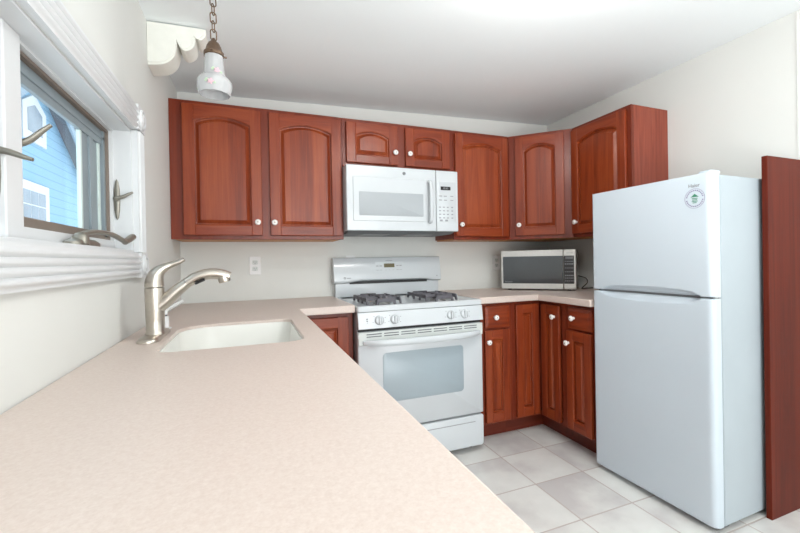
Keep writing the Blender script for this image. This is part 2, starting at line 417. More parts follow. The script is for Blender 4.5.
def latch(parent, y, z, s, zl, tx, tz, X=-.044):
    """cam latch on a jamb face: s = side the plate stands off (+y or -y); lever from height zl to its tip at (tx, tz)"""
    mb = MB(); n = 12
    def oval(k, e): return [(X+k*.0095*math.cos(2*PI*i/n)*(1 if abs(math.sin(2*PI*i/n)) < .9 else .6), y+s*e, z+k*.072*math.sin(2*PI*i/n)) for i in range(n)]
    mb.loft([oval(1, 0), oval(1, .004), oval(.8, .007)])
    mb.lathe([(.010, 0), (.009, .014), (.0, .016)], (X, y, zl), (0, s, 0), 16)
    pts = catmull([(X, y+s*.013, zl), (X+(tx-X)*.4, y+s*.014, zl+(tz-zl)*.25), (X+(tx-X)*.75, y+s*.014, zl+(tz-zl)*.7), (tx, y+s*.014, tz)], 5)
    n2 = len(pts); mb.tube(pts, [.011-.006*i/(n2-1) for i in range(n2)], 12, flat=.7)
    mb.build('window_latch', 'pewter', parent, True, angle=50)
latch(win, WY1-.006, 1.382, -1, 1.385, .006, 1.408)
latch(win, MY1, 1.382, 1, 1.404, .000, 1.452, -.062)
latch(win2, MY0, 1.335, -1, 1.374, .004, 1.357, -.058)
ck = MB()                                               # folding crank at the sill
ck.loft([[(-.030+x, -1.43+y, WZ0+.008+h) for x, y in rrect(-.020*s, .020*s, -.085*s, .085*s, .018*s, 5)] for h, s in ((0, 1), (.010, .98), (.018, .7))])
ck.lathe([(.019, 0), (.018, .020), (.011, .028)], (-.022, -1.47, WZ0+.012), (0, .1, 1), 16)
pts = catmull([(-.020, -1.475, 1.234), (-.012, -1.39, 1.246), (-.006, -1.27, 1.246), (-.002, -1.18, 1.234), (0, -1.15, 1.229)], 6)
ck.tube(pts, .0095, 12, flat=.75)
ck.tube([(0, -1.158, 1.228), (.004, -1.11, 1.243), (.006, -1.085, 1.250)], [.009, .0115, .011], 12)
ck.build('crank_handle', 'pewter', win, True, angle=50)

# ------------------------------------------------------------------ cabinet parts (local frame: face frame at y=0, front towards -y)
def opening(x0, x1, z0, z1, rise, i=0.0, n=16):
    x0 += i; x1 -= i; z0 += i; zs = z1 - rise - i
    xc, hw = (x0+x1)/2, (x1-x0)/2
    pts = [(x0, z0), (x1, z0)]
    if rise <= 0: return pts + [(x1, z1-i), (x0, z1-i)]
    rr = (hw*hw + rise*rise)/(2*rise)
    for k in range(n+1):
        t = 1-2*k/n; dx = hw*t
        pts.append((xc+dx, zs + math.sqrt(max(0, rr*rr-dx*dx)) - (rr-rise)))
    return pts
def knob(parent, x, z, y=-.02):
    mb = MB(); mb.lathe([(.009, 0), (.007, .006), (.0065, .011), (.012, .014), (.0165, .019), (.016, .024), (.011, .028), (.004, .029)], (x, y, z), (0, -1, 0), 20)
    mb.lathe([(.0038, .0285), (.003, .0302), (0, .0302)], (x, y, z), (0, -1, 0), 10, 1)
    return mb.build('knob', ['ceramic', 'bronze'], parent, angle=60)
def door(parent, x0, x1, z0, z1, rise=0, kn=None, stile=.055, rail=.055, bev=.026):
    T = .02
    mb = MB()
    mb.box(x0, x0+stile, -T, -.001, z0, z1, 0); mb.box(x1-stile, x1, -T, -.001, z0, z1, 0)
    mb.box(x0+stile, x1-stile, -T, -.001, z0, z0+rail, 1)
    op = opening(x0+stile, x1-stile, z0+rail, z1-rail, rise)
    top = [(x1-stile, z1), (x0+stile, z1)]
    if rise > 0: arch = list(reversed(op[2:]))
    else: arch = [op[3], op[2]]
    mb.prism(arch+top, 'y', -T, -.001, 1)
    d = mb.build('door', ['cherry', 'cherry_h'], parent, bevel=.0028)
    p = MB()
    L = lambda i, y: [(x, y, z) for x, z in opening(x0+stile, x1-stile, z0+rail, z1-rail, rise, i)]
    p.loft([L(-.001, -T+.001), L(.004, -T+.004), L(.0055, -.006), L(.010, -.005), L(bev, -.0165), L(bev+.0012, -.0190)], False, True)
    p.build('raised_panel', 'cherry_panel', d, angle=25)
    if kn: knob(d, *kn)
    return d
def drawer(parent, x0, x1, z0, z1, kn):
    mb = MB()
    L = lambda i, y: [(x0+i, y, z0+i), (x1-i, y, z0+i), (x1-i, y, z1-i), (x0+i, y, z1-i)]
    mb.loft([L(0, -.001), L(0, -.013), L(.003, -.015), L(.019, -.0185), L(.021, -.0195)])
    d = mb.build('drawer', 'cherry_h', parent, angle=12); knob(d, *kn); return d
def face_frame(parent, w, h, members, z0=0):
    mb = MB()
    for b in members: mb.box(b[0], b[1], 0, .02, b[2], b[3])
    mb.build('face_frame', 'cherry_frame', parent, bevel=.001)

ZB, ZT = 1.283, 2.027; UH = ZT-ZB
def upper(name, label, x0, y0, rz, w, h, z, doors, d=.305, stiles=None, under=True):
    t = thing(name, label, 'cabinet', (x0, y0, z), rz)
    mb = MB(); mb.box(0, w, .02, d-.002, .008, h); mb.build('carcass', 'cherry_side', t, bevel=.0008)
    if under: MB().box(.012, w-.012, .021, d-.004, 0.0, .008).build('underside', 'maple', t, label='orange-toned wooden underside')
    st = stiles or [(0, .05), (w-.05, w)]
    face_frame(t, w, h, [(a, b, 0, h) for a, b in st] + [(st[i][1], st[i+1][0], za, zb) for i in range(len(st)-1) for za, zb in ((0, .04), (h-.04, h))])
    # dark inside edge behind doors is the frame itself; doors overlay it
    for q in doors: door(t, *q)
    return t
a = .919
upper('wall_cabinet', 'wide cherry wall cabinet with two arched doors in the corner above the sink', 0.001, -.305, 0, a-.002, UH, ZB,
      [(.061, .453, .022, .722, .032, (.428, .094)), (.496, .905, .022, .722, .032, (.517, .094))], stiles=[(0, .075), (.44, .51), (.867, .917)])
upper('wall_cabinet', 'short cherry wall cabinet with two small doors directly above the white over-range microwave', a, -.305, 0, .757, ZT-1.735, 1.735,
      [(.022, .356, .022, .270, .028, (.333, .098), .058, .05), (.408, .728, .022, .270, .028, (.432, .098), .058, .05)], stiles=[(0, .04), (.34, .425), (.717, .757)], under=False)
upper('wall_cabinet', 'cherry wall cabinet with one arched door just right of the over-range microwave', 1.677, -.305, 0, .451, UH, ZB,
      [(.010, .434, .024, .722, .032, (.045, .101))], stiles=[(0, .04), (.411, .451)])
# diagonal corner cabinet
P0, P1 = Vector((2.129, -.305)), Vector((2.437, -.606)); dl = (P1-P0).length; ang = math.atan2(P1.y-P0.y, P1.x-P0.x)
t = thing('corner_wall_cabinet', 'diagonal cherry corner wall cabinet with one arched door above the stainless microwave', 'cabinet', (P0.x, P0.y, ZB), ang)
plan = [(2.1295, -.290), (2.437, -.590), (W-.002, -.6055), (W-.002, -.002), (2.1295, -.002)]
plan = [(2.1295, -.288), (2.1435, -.291), (2.4515, -.592), (2.454, -.6055), (W-.002, -.6055), (W-.002, -.002), (2.1295, -.002)]
MB().prism(plan, 'z', ZB+.008, ZT).build('carcass', 'cherry_side', t, True)
MB().prism([(2.14, -.28), (2.448, -.582), (W-.01, -.6), (W-.01, -.008), (2.14, -.008)], 'z', ZB, ZB+.008).build('underside', 'maple', t, True, label='orange-toned wooden underside')
face_frame(t, dl, UH, [(0, .055, 0, UH), (dl-.062, dl, 0, UH), (.055, dl-.062, 0, .04), (.055, dl-.062, UH-.04, UH)])
door(t, .047, dl-.054, .026, .722, .034, (.073, .1))
# right wall cabinet
upper('wall_cabinet', 'cherry wall cabinet on the right wall with its plain side facing out above the refrigerator', W-.305, -.6065, -PI/2, .465, UH, ZB,
      [(.006, .436, .024, .722, .034, (.05, .1))], stiles=[(0, .03), (.425, .465)])

# base cabinets
BF = -.59; BZ0, BZ1 = .112, .873
def base_frame(t, w, members): face_frame(t, w, 0, members)
def toe(t, x0, x1, y=.085): MB().box(x0, x1, y, y+.015, 0, BZ0).build('toe_kick', 'toe', t)
t = thing('base_cabinet', 'cherry base cabinet with one raised-panel door between the sink counter and the range', 'cabinet', (.592, BF, 0))
MB().box(0, .305, .02, .586, BZ0, BZ1).build('carcass', 'cherry_side', t)
face_frame(t, 0, 0, [(0, .04, BZ0, BZ1), (.265, .305, BZ0, BZ1), (.04, .265, BZ0, BZ0+.04), (.04, .265, BZ1-.04, BZ1)])
toe(t, 0, .305)
door(t, .025, .278, .128, .850, 0, (.052, .79))
BX = 1.680
t = thing('base_cabinet', 'narrow cherry base cabinet with one drawer and one door at the right of the range', 'cabinet', (BX, BF, 0))
w_ = .252
MB().box(0, w_, .02, .586, BZ0, BZ1).build('carcass', 'cherry_side', t)
face_frame(t, 0, 0, [(0, .045, BZ0, BZ1), (w_-.03, w_, BZ0, BZ1), (.045, w_-.03, BZ0, BZ0+.04), (.045, w_-.03, BZ1-.03, BZ1), (.045, w_-.03, .69, .725)])
toe(t, 0, w_)
drawer(t, .045, .225, .716, .855, (.113, .783))
door(t, .043, .222, .127, .702, 0, (.060, .632), .048, .055, .024)
# corner unit: two doors meeting at the inside corner
CX = W-.61+.02                                     # x of the right-run face frame
t = thing('corner_base_cabinet', 'cherry corner base cabinet with two tall narrow doors meeting in the inside corner', 'cabinet', (BX+w_, BF, 0))
plan = [(BX+w_+.0005, BF+.02), (CX+.02, BF+.02), (CX+.02, -.828), (W-.003, -.828), (W-.003, -.003), (BX+w_+.0005, -.003)]
MB().prism(plan, 'z', BZ0, BZ1).build('carcass', 'cherry_side', t, True)
mb = MB(); x0 = BX+w_
for b in ((x0, x0+.03, BZ0, BZ1), (x0+.03, CX+.02, BZ0, BZ0+.03), (x0+.03, CX+.02, BZ1-.02, BZ1)): mb.box(b[0], b[1], BF, BF+.02, b[2], b[3])
for b in ((-.828, -.798, BZ0, BZ1), (-.798, BF, BZ0, BZ0+.03), (-.798, BF, BZ1-.02, BZ1)): mb.box(CX, CX+.02, b[0], b[1], b[2], b[3])
mb.build('face_frame', 'cherry_frame', t, True)
mb = MB(); mb.box(x0, 2.237, -.505, -.49, 0, BZ0); mb.box(2.237, 2.252, -.828, -.49, 0, BZ0); mb.build('toe_kick', 'toe', t, True)
door(t, .022, 2.1305-x0, .127, .850, 0, None, .050, .055, .022)
dd = door(None, .022, .186, .127, .850, 0, (.148, .780), .046, .055, .022)
RX = CX
dd.parent = t; dd.rotation_euler = (0, 0, -PI/2); dd.location = (RX-(BX+w_), -.604-BF+.0, 0)
# right run base cabinet
RY = -.829
t = thing('base_cabinet', 'cherry base cabinet with one drawer and one door beside the refrigerator', 'cabinet', (CX, RY, 0), -PI/2)
w_ = .236
MB().box(0, w_, .02, .587, BZ0, BZ1).build('carcass', 'cherry_side', t)
face_frame(t, 0, 0, [(0, .045, BZ0, BZ1), (w_-.02, w_, BZ0, BZ1), (.045, w_-.02, BZ0, BZ0+.04), (.045, w_-.02, BZ1-.03, BZ1), (.045, w_-.02, .69, .74)])
toe(t, 0, w_)
drawer(t, .036, .219, .728, .853, (.088, .792))
door(t, .024, .214, .128, .714, 0, (.042, .64), .050, .055, .024)
# peninsula run under the sink counter, fronts facing the range side
t = thing('peninsula_cabinet', 'long cherry base cabinet run under the sink counter facing the floor tiles', 'cabinet', (.572, -3.10, 0), PI/2)
MB().box(0, 2.485, .02, .569, BZ0, .70).build('carcass', 'cherry_side', t)
face_frame(t, 0, 0, [(x, x+.05, BZ0, BZ1) for x in (0, .59, 1.18, 1.77, 2.435)] + [(.05, 2.435, BZ0, BZ0+.04), (.05, 2.435, BZ1-.03, BZ1)])
toe(t, 0, 2.485)
for x in (.04, .63, 1.22, 1.81): door(t, x, x+.56, .128, .850, 0, (x+.05, .78))

# ------------------------------------------------------------------ countertops
CT, CB = .914, .874
def slab(name, outer, hole=None):
    bm = bmesh.new(); es = []
    for lp in [outer] + ([hole] if hole else []):
        vs = [bm.verts.new((x, y, CT)) for x, y in lp]
        es += [bm.edges.new((vs[i], vs[(i+1) % len(vs)])) for i in range(len(vs))]
    bmesh.ops.triangle_fill(bm, use_beauty=True, use_dissolve=False, edges=es)
    r = bmesh.ops.extrude_face_region(bm, geom=bm.faces[:])
    bmesh.ops.translate(bm, vec=(0, 0, CB-CT), verts=[g for g in r['geom'] if isinstance(g, bmesh.types.BMVert)])
    bmesh.ops.recalc_face_normals(bm, faces=bm.faces)
    me = bpy.data.meshes.new(name); bm.to_mesh(me); bm.free(); me.materials.append(M['counter'])
    for p in me.polygons: p.use_smooth = True
    me.set_sharp_from_angle(angle=R(35))
    o = bpy.data.objects.new(name, me); COL.objects.link(o)
    b = o.modifiers.new('bevel', 'BEVEL'); b.width = .005; b.segments = 3; b.limit_method = 'ANGLE'; b.angle_limit = R(60)
    return o
XL = .613
hole = rrect(.138, .538, -1.495, -.985, .05, 8, .12)
tag(slab('countertop', [(0.001, -3.15), (XL, -3.15), (XL, -.64), (.900, -.64), (.900, -.001), (0.001, -.001)], hole),
    'long speckled beige countertop holding the sink, running under the window to the range', 'countertop')
tag(slab('countertop', [(1.669, -.001), (1.669, -.64), (2.102, -.64), (2.102, -1.074), (W-.001, -1.074), (W-.001, -.001)]),
    'short L-shaped beige countertop under the stainless microwave', 'countertop')
# sink
t = thing('kitchen_sink', 'white undermount kitchen sink bowl set in the beige counter', 'sink', (.338, -1.24, .714))
mb = MB()
def sl(g, z, r): return [(x, y, z) for x, y in rrect(.138-g, .538+g, -1.495-g, -.985+g, r-.005, 8, r+.065)]
mb.loft([sl(-.0006, CT-.011, .055), sl(-.004, CT-.012, .053), sl(-.006, CT-.03, .05), sl(-.018, .76, .05), sl(-.035, .728, .05), sl(-.075, .718, .05), sl(-.15, .716, .04)], False, True)
mb.loft([sl(-.0006, CT-.011, .055), sl(-.0006, CT-.05, .055), sl(-.010, .75, .05), sl(-.03, .7142, .05)], False, True)
mb.build('bowl', 'sink', t, True, angle=60)
MB().lathe([(.045, 0), (.045, .003), (.036, .002), (.03, -.0005), (0, -.0005)], (.338, -1.24, .7165), n=24).build('drain', 'nickel', t, True)

# ------------------------------------------------------------------ faucet and soap dispenser
FX, FY = .096, -1.235
t = thing('faucet', 'brushed nickel pull-out faucet with raised lever behind the white sink', 'faucet', (FX, FY, CT))
mb = MB()
for_loop = lambda s, z: [(FX-.006+x*s, FY+.02+y*(1-(1-s)*.3), z) for x, y in rrect(-.030, .030, -.125, .125, .029, 8)]
mb.loft([for_loop(1, CT+.0005), for_loop(1, CT+.006), for_loop(.86, CT+.012), for_loop(.6, CT+.0145)])
mb.build('base_plate', 'nickel', t, True, angle=50)
mb = MB(); mb.lathe([(.029, .012), (.0285, .018), (.0262, .021), (.0265, .06), (.0275, .115), (.0282, .160), (.0275, .163), (.026, .1635)], (FX, FY, CT), n=32)
mb.build('body', 'nickel', t, True, angle=50)
MB().lathe([(.0265, .0165), (.0265, .0195)], (FX, FY, CT), n=32).build('base_ring', 'nickel_dark', t, True)
mb = MB()
pts = catmull([(FX, FY, CT+.1655), (FX, FY, CT+.180), (FX+.005, FY, CT+.203), (FX+.020, FY, CT+.222), (FX+.046, FY, CT+.236), (FX+.068, FY-.001, CT+.244), (FX+.086, FY-.002, CT+.254)], 6)
n = len(pts); hr = [.0278, .0275, .0235, .0165, .0105, .0085, .0065]
mb.tube(pts, [hr[min(5, i//6)] + (hr[min(6, i//6+1)]-hr[min(5, i//6)])*((i % 6)/6) if i < 36 else hr[6] for i in range(n)], 24, upv=(0, 1, 0))
mb.build('lever_handle', 'nickel', t, True, angle=70)
pts = catmull([(FX+.006, FY, CT+.098), (FX+.032, FY, CT+.120), (FX+.063, FY, CT+.151), (FX+.092, FY, CT+.175)], 6)
n = len(pts)
MB().tube(pts, [.0235-.0065*i/(n-1) for i in range(n)], 20).build('spout', 'nickel', t, True, angle=70)
pts2 = catmull([(FX+.0925, FY, CT+.1755), (FX+.122, FY, CT+.194), (FX+.160, FY, CT+.203), (FX+.195, FY, CT+.200), (FX+.222, FY, CT+.190)], 6)
n = len(pts2)
mb = MB(); mb.tube(pts2, [.0172+.001*math.sin(PI*i/(n-1)) for i in range(n)], 20)
mb.lathe([(.0185, -.010), (.0195, .004), (.018, .010), (.014, .011)], (FX+.205, FY, CT+.184), (.25, 0, -1), 20)
mb.build('spray_head', 'nickel', t, True, angle=60)
MB().tube([(FX+.118, FY-.011, CT+.172), (FX+.146, FY-.012, CT+.185)], [.006, .006], 10, flat=.7).build('spray_button', 'black', t, True)
t = thing('soap_dispenser', 'small white soap pump beside the faucet at the back of the sink', 'soap dispenser', (.088, -1.035, CT))
MB().lathe([(.022, .0005), (.022, .004), (.0145, .006), (.0142, .045), (.013, .047)], (.088, -1.035, CT), n=20).build('base', 'white_plastic', t, True)
MB().lathe([(.0088, .047), (.0088, .053)], (.088, -1.035, CT), n=16).build('collar', 'darkgrey', t, True)
mb = MB(); mb.lathe([(.011, .053), (.011, .072), (.006, .076)], (.088, -1.035, CT), n=16)
mb.tube([(.088, -1.035, CT+.068), (.118, -1.037, CT+.083), (.150, -1.04, CT+.102)], [.007, .0062, .005], 12)
mb.build('pump_spout', 'white_plastic', t, True, angle=60)

# ------------------------------------------------------------------ over-the-range microwave
ox0, ox1, oz0, oz1 = .919, 1.661, 1.332, 1.727
t = thing('over_range_microwave', 'white over-the-range microwave with keypad hung above the range', 'microwave', ((ox0+ox1)/2, -.2, oz0))
MB().box(ox0, ox1, -.372, -.004, oz0, oz1-.001).build('body', 'white', t, True, bevel=.003)
mb = MB(); mb.prism([(-.380, oz0-.001), (-.365, oz0-.006), (-.33, oz0-.015), (-.03, oz0-.015), (-.01, oz0-.001)], 'x', ox0+.012, ox1-.02)
mb.box(ox0+.12, ox0+.30, -.30, -.12, oz0-.018, oz0-.0145, 1); mb.box(ox1-.32, ox1-.14, -.30, -.12, oz0-.018, oz0-.0145, 1)
mb.build('vent_base', ['darkgrey', 'midgrey'], t, True)
xs = 1.503
MB().box(ox0, xs-.0015, -.40, -.374, oz0, oz1-.002).build('door', 'white', t, True, bevel=.005, seg=3)
dr = bpy.data.objects['door'] if False else t.children[-1] if t.children else None
dr = [o for o in COL.objects if o.parent == t and o.name.startswith('door')][-1]
MB().loft([[(x, -.4000, z) for x, z in rrect(.957, 1.476, 1.390, 1.656, .006)], [(x, -.4035, z) for x, z in rrect(.960, 1.473, 1.393, 1.653, .006)]]).build('door_plate', 'white', dr, True)
MB().loft([[(x, -.4036, z) for x, z in rrect(.994, 1.411, 1.423, 1.566, .004)], [(x, -.4046, z) for x, z in rrect(.995, 1.410, 1.424, 1.565, .004)]]).build('window', 'otrglass', dr, True)
mb = MB(); pts = catmull([(1.452, -.405, 1.648), (1.452, -.432, 1.630), (1.452, -.438, 1.52), (1.452, -.432, 1.405), (1.452, -.405, 1.388)], 6)
mb.tube(pts, .0125, 14, flat=.8); mb.build('handle', 'white', dr, True, angle=60)
MB().lathe([(.0105, 0), (.0105, .0012), (0, .0012)], (1.284, -.4003, 1.690), (0, -1, 0), 24).build('emblem', 'darkgrey', dr, True, label='small round dark emblem')
MB().lathe([(.0075, 0.0013), (.0075, .0018), (.0068, .0018), (.0068, .0013)], (1.284, -.4003, 1.690), (0, -1, 0), 24, cap0=False, cap1=False).build('emblem_ring', 'white', dr, True)
MB().box(xs+.0015, ox1, -.40, -.374, oz0, oz1-.002).build('control_panel', 'white', t, True, bevel=.005, seg=3)
cp = [o for o in COL.objects if o.parent == t and o.name.startswith('control_panel')][-1]
MB().loft([[(x, -.4000, z) for x, z in rrect(1.520, 1.645, 1.392, 1.652, .006)], [(x, -.4008, z) for x, z in rrect(1.521, 1.644, 1.393, 1.651, .006)]]).build('keypad', 'white', cp, True)
MB().box(1.535, 1.606, -.4022, -.401, 1.599, 1.622).build('display', 'black', cp, True)
text('display_digits', '88:88', .016, 'midgrey', cp, Vector((1.570, -.4026, 1.6105))-t.location, (PI/2, 0, 0))
kb = MB()
for r_ in range(2):
    for x in (1.533, 1.568, 1.615): kb.box(x-.011, x+.011, -.4016, -.4008, 1.560-.026*r_-.003, 1.560-.026*r_+.003)
for r_ in range(4):
    for x in (1.528, 1.556, 1.584, 1.616): kb.box(x-.007, x+.007, -.4016, -.4008, 1.488-.023*r_-.0035, 1.488-.023*r_+.0035)
for x in (1.536, 1.574): kb.box(x-.010, x+.010, -.4016, -.4008, 1.396, 1.408)
kb.each('key_marking', 'keys', cp, True)

# ------------------------------------------------------------------ gas range
rx0, rx1 = .905, 1.664
t = thing('gas_range', 'white freestanding gas range with four burners and oven window', 'range', ((rx0+rx1)/2, -.33, 0))
def kids(p, nm): return [o for o in COL.objects if o.parent == p and o.name.split('.')[0] == nm][-1]
MB().box(rx0+.002, rx1-.002, -.640, -.012,   .045, .877).build('body', 'white', t, True, bevel=.003)
mb = MB()
for x in (rx0+.05, rx1-.05):
    for y in (-.58, -.08): mb.lathe([(.018, 0.0005), (.018, .01), (.01, .012), (.01, .045)], (x, y, 0), n=12)
mb.each('levelling_foot', 'black', t, True)
mb = MB()
lp = lambda g, z, r=.012: [(x, y, z) for x, y in rrect(rx0-.001+g, rx1+.001-g, -.672+g, -.0585, r, 4)]
mb.loft([lp(0, .878), lp(0, .902), lp(.006, .908), lp(.020, .908), lp(.034, .901), lp(.06, .900)])
mb.build('cooktop', 'white', t, True, angle=30)
mb = MB(); mb.prism([(-.640, .787), (-.684, .787), (-.671, .875), (-.640, .875)], 'x', rx0, rx1); mb.build('control_panel', 'white', t, True, bevel=.003)
cpn = kids(t, 'control_panel')
MB().box(rx0+.004, rx1-.004, -.655, -.641, .772, .787).build('gap_strip', 'black', t, True)
def rk(x, z=.830):
    y = -.684 + .014*(z-.787)/.099
    k = MB(); k.lathe([(.0255, 0), (.025, .006), (.021, .012), (.019, .013)], (x, y, z), (0, -1, .14), 28)
    g = [(x+a*.007, y-.010-b, z+c) for a, b, c in ((-1, 0, -.021), (1, 0, -.021), (1, 0, .021), (-1, 0, .021))]
    g2 = [(x+a*.0055, y-.024, z+c) for a, c in ((-1, -.018), (1, -.018), (1, .020), (-1, .020))]
    k.loft([g, g2])
    o = k.build('burner_knob', ['white'], t, True, bevel=.001)
    MB().box(x+.0062, x+.0078, y-.0235, y-.0125, z-.018, z+.018).build('pointer', 'midgrey', o, True)
for x in (1.021, 1.109, 1.451, 1.539): rk(x)
mk = MB()
for x in (1.021, 1.109, 1.451, 1.539):
    for a_ in (140, 200, 330, 20):
        px, pz = x+.037*math.cos(R(a_)), .831+.033*math.sin(R(a_)); yy = -.684+.014*(pz-.787)/.099
        mk.box(px-.003, px+.003, yy-.0006, yy+.002, pz-.0012, pz+.0012)
for dz in (-.012, 0, .012): mk.box(.951, .958, -.6795, -.676, .828+dz-.003, .828+dz+.003)
mk.each('dial_marking', 'print', cpn, True)
# oven door
mb = MB(); mb.loft([[(x, y, z) for x, z in rrect(rx0, rx1, .232, .770, .008, 4)] for y in (-.645, -.664)] + [[(x, -.668, z) for x, z in rrect(rx0+.004, rx1-.004, .236, .766, .008, 4)]])
mb.build('oven_door', 'white', t, True, angle=50); od = kids(t, 'oven_door')
MB().box(rx0+.001, rx1-.001, -.676, -.6675, .700, .769).build('vent_trim', 'cream_metal', od, True, bevel=.003)
mb = MB()
for z in (.757, .744):
    for k in range(7):
        x = rx0+.045+k*.098; mb.box(x, x+.084, -.6768, -.676, z-.0026, z+.0026)
mb.each('vent_slot', 'darkgrey', od, True)
mb = MB(); xm = (rx0+rx1)/2
lo = []
for i in range(25):
    u = -1+2*i/24; x = xm + u*.355
    out = .676 + .052*(1-abs(u)**5)
    hh = .017*(1-.35*abs(u)**8)
    lo.append([(x, -out+a*.014 , .716-.004*(1-u*u)+b*hh) for a, b in ((1, 1), (-.6, 1), (-1, .5), (-1, -.5), (-.6, -1), (1, -1))])
mb.loft(lo); mb.build('handle', 'white', od, True, angle=50)
MB().loft([[(x, -.6681, z) for x, z in rrect(1.040, 1.534, .377, .648, .022, 6)], [(x, -.6695, z) for x, z in rrect(1.042, 1.532, .379, .646, .022, 6)]]).build('window', 'ovenglass', od, True)
mb = MB(); mb.loft([[(x, y, z) for x, z in rrect(rx0, rx1-.001, .040, .222, .012, 4)] for y in (-.645, -.668)] + [[(x, -.674, z) for x, z in rrect(rx0+.006, rx1-.007, .046, .216, .012, 4)]])
mb.build('storage_drawer', 'white', t, True, angle=40); sd = kids(t, 'storage_drawer')
MB().box(rx0+.03, rx1-.06, -.6752, -.6735, .185, .189).build('drawer_groove', 'midgrey', sd, True)
# backguard and console
MB().box(rx0+.004, rx1+.004, -.058, -.006, .89, 1.0).build('backguard', 'white', t, True, bevel=.003)
MB().box(rx0+.10, rx1-.09, -.066, -.05, .993, 1.008).build('vent_gap', 'black', t, True)
mb = MB()
def cpro(x, sh=0.0):        # console profile (y, z); lower lip arches up in the middle
    return [(-.008, .998+sh), (-.070, .998+sh), (-.086, 1.006+sh), (-.088, 1.018+sh), (-.066, 1.164), (-.060, 1.172), (-.008, 1.172)]
st = []
for x, sh in ((.895, 0), (.97, 0), (1.06, .010), (1.10, .013), (1.30, .013), (1.52, .013), (1.57, .010), (1.62, 0), (1.678, 0)):
    st.append([(x, y, z) for y, z in cpro(x, sh)])
mb.loft(st); mb.build('console', 'white', t, True, bevel=.003, angle=30); co = kids(t, 'console')
def onc(z): return -.088+.022*(z-1.018)/.146
def cquad(x0, x1, z0, z1, e, mi=0, mb=None):
    mb.loft([[(x0, onc(z0)-d, z0), (x1, onc(z0)-d, z0), (x1, onc(z1)-d, z1), (x0, onc(z1)-d, z1)] for d in (-.002, e)], mi=mi)
mb = MB(); cquad(1.183, 1.388, 1.058, 1.140, .0006, 0, mb); mb.build('control_overlay', 'white', co, True)
mb = MB(); cquad(1.246, 1.323, 1.101, 1.128, .0016, 0, mb); mb.build('display', 'amber', co, True)
mb = MB()
for x in (1.198, 1.222, 1.345, 1.368):
    for z in (1.112, 1.082): cquad(x-.009, x+.009, z-.003, z+.003, .0012, 0, mb)
for x in (1.258, 1.285, 1.312): cquad(x-.006, x+.006, 1.078, 1.084, .0012, 0, mb)
cquad(1.21, 1.37, 1.063, 1.0645, .0012, 0, mb); cquad(1.26, 1.31, 1.147, 1.150, .0012, 0, mb)
mb.each('key_marking', 'keys', co, True)
mb = MB(); mb.lathe([(.008, 0), (.008, .001), (.005, .001), (.005, 0)], (.968, onc(1.035), 1.035), (0, -1, .15), 20)
cquad(.982, 1.01, 1.032, 1.037, .001, 0, mb); cquad(1.64, 1.65, 1.03, 1.036, .001, 0, mb); mb.each('emblem', 'keys', co, True)
# burners and grates
for gx in (1.090, 1.455):
    for gy in (-.50, -.30):
        MB().lathe([(.050, .9005), (.048, .906), (.034, .908), (.034, .914)], (gx, gy, 0), n=24).build('burner', 'alum', t, True)
        MB().lathe([(.036, .9145), (.037, .918), (.032, .921), (0, .922)], (gx, gy, 0), n=24).build('burner_cap', 'cap', t, True)
for gx in (1.090, 1.455):
    mb = MB(); hw, y0, y1, zt, h = .100, -.590, -.215, .938, .020; ym = (y0+y1)/2
    def bar(xa, ya, xb, yb, wd=.0045, z0=None, z1=None):
        d = Vector((xb-xa, yb-ya)); d.normalize(); nx, ny = -d.y*wd, d.x*wd; z0 = zt-h if z0 is None else z0; z1 = zt if z1 is None else z1
        mb.loft([[(xa+nx, ya+ny, z0), (xa-nx, ya-ny, z0), (xa-nx*.7, ya-ny*.7, z1), (xa+nx*.7, ya+ny*.7, z1)],
                 [(xb+nx, yb+ny, z0), (xb-nx, yb-ny, z0), (xb-nx*.7, yb-ny*.7, z1), (xb+nx*.7, yb+ny*.7, z1)]])
    def blade(xa, ya, xb, yb, xt, yt):
        """a low trapezoid plate along a-b standing on the cooktop, with a finger pointing at t"""
        d = Vector((xb-xa, yb-ya, 0)); L = d.length; d.normalize(); nn = Vector((-d.y, d.x, 0))*.005; a = Vector((xa, ya, 0))
        pf = [(0, .901), (.016, .901), (.020, .916), (L-.020, .916), (L-.016, .901), (L, .901), (L-.012, zt), (.012, zt)]
        mb.loft([[a+d*u+nn*sg+Vector((0, 0, z)) for u, z in pf] for sg in (-1, 1)])
        bar((xa+xb)/2, (ya+yb)/2, xt, yt)
    for cyy, ya, yb in ((-.50, y0, ym), (-.30, ym, y1)):
        for sg in (-1, 1): blade(gx+sg*hw, cyy-.062, gx+sg*hw, cyy+.062, gx+sg*.022, cyy)
        bar(gx-.022, ym, gx+.022, ym); bar(gx, ym, gx, cyy + (.024 if cyy < ym else -.024))
    blade(gx-.062, y0, gx+.062, y0, gx, -.524); blade(gx-.062, y1, gx+.062, y1, gx, -.276)
    bar(gx-hw, -.438, gx-hw, -.362, z0=.920); bar(gx+hw, -.438, gx+hw, -.362, z0=.920)
    for sg in (-1, 1): bar(gx+sg*hw, ym, gx+sg*.02, ym, z0=.920)
    mb.build('grate', 'iron', t, True, bevel=.0015)

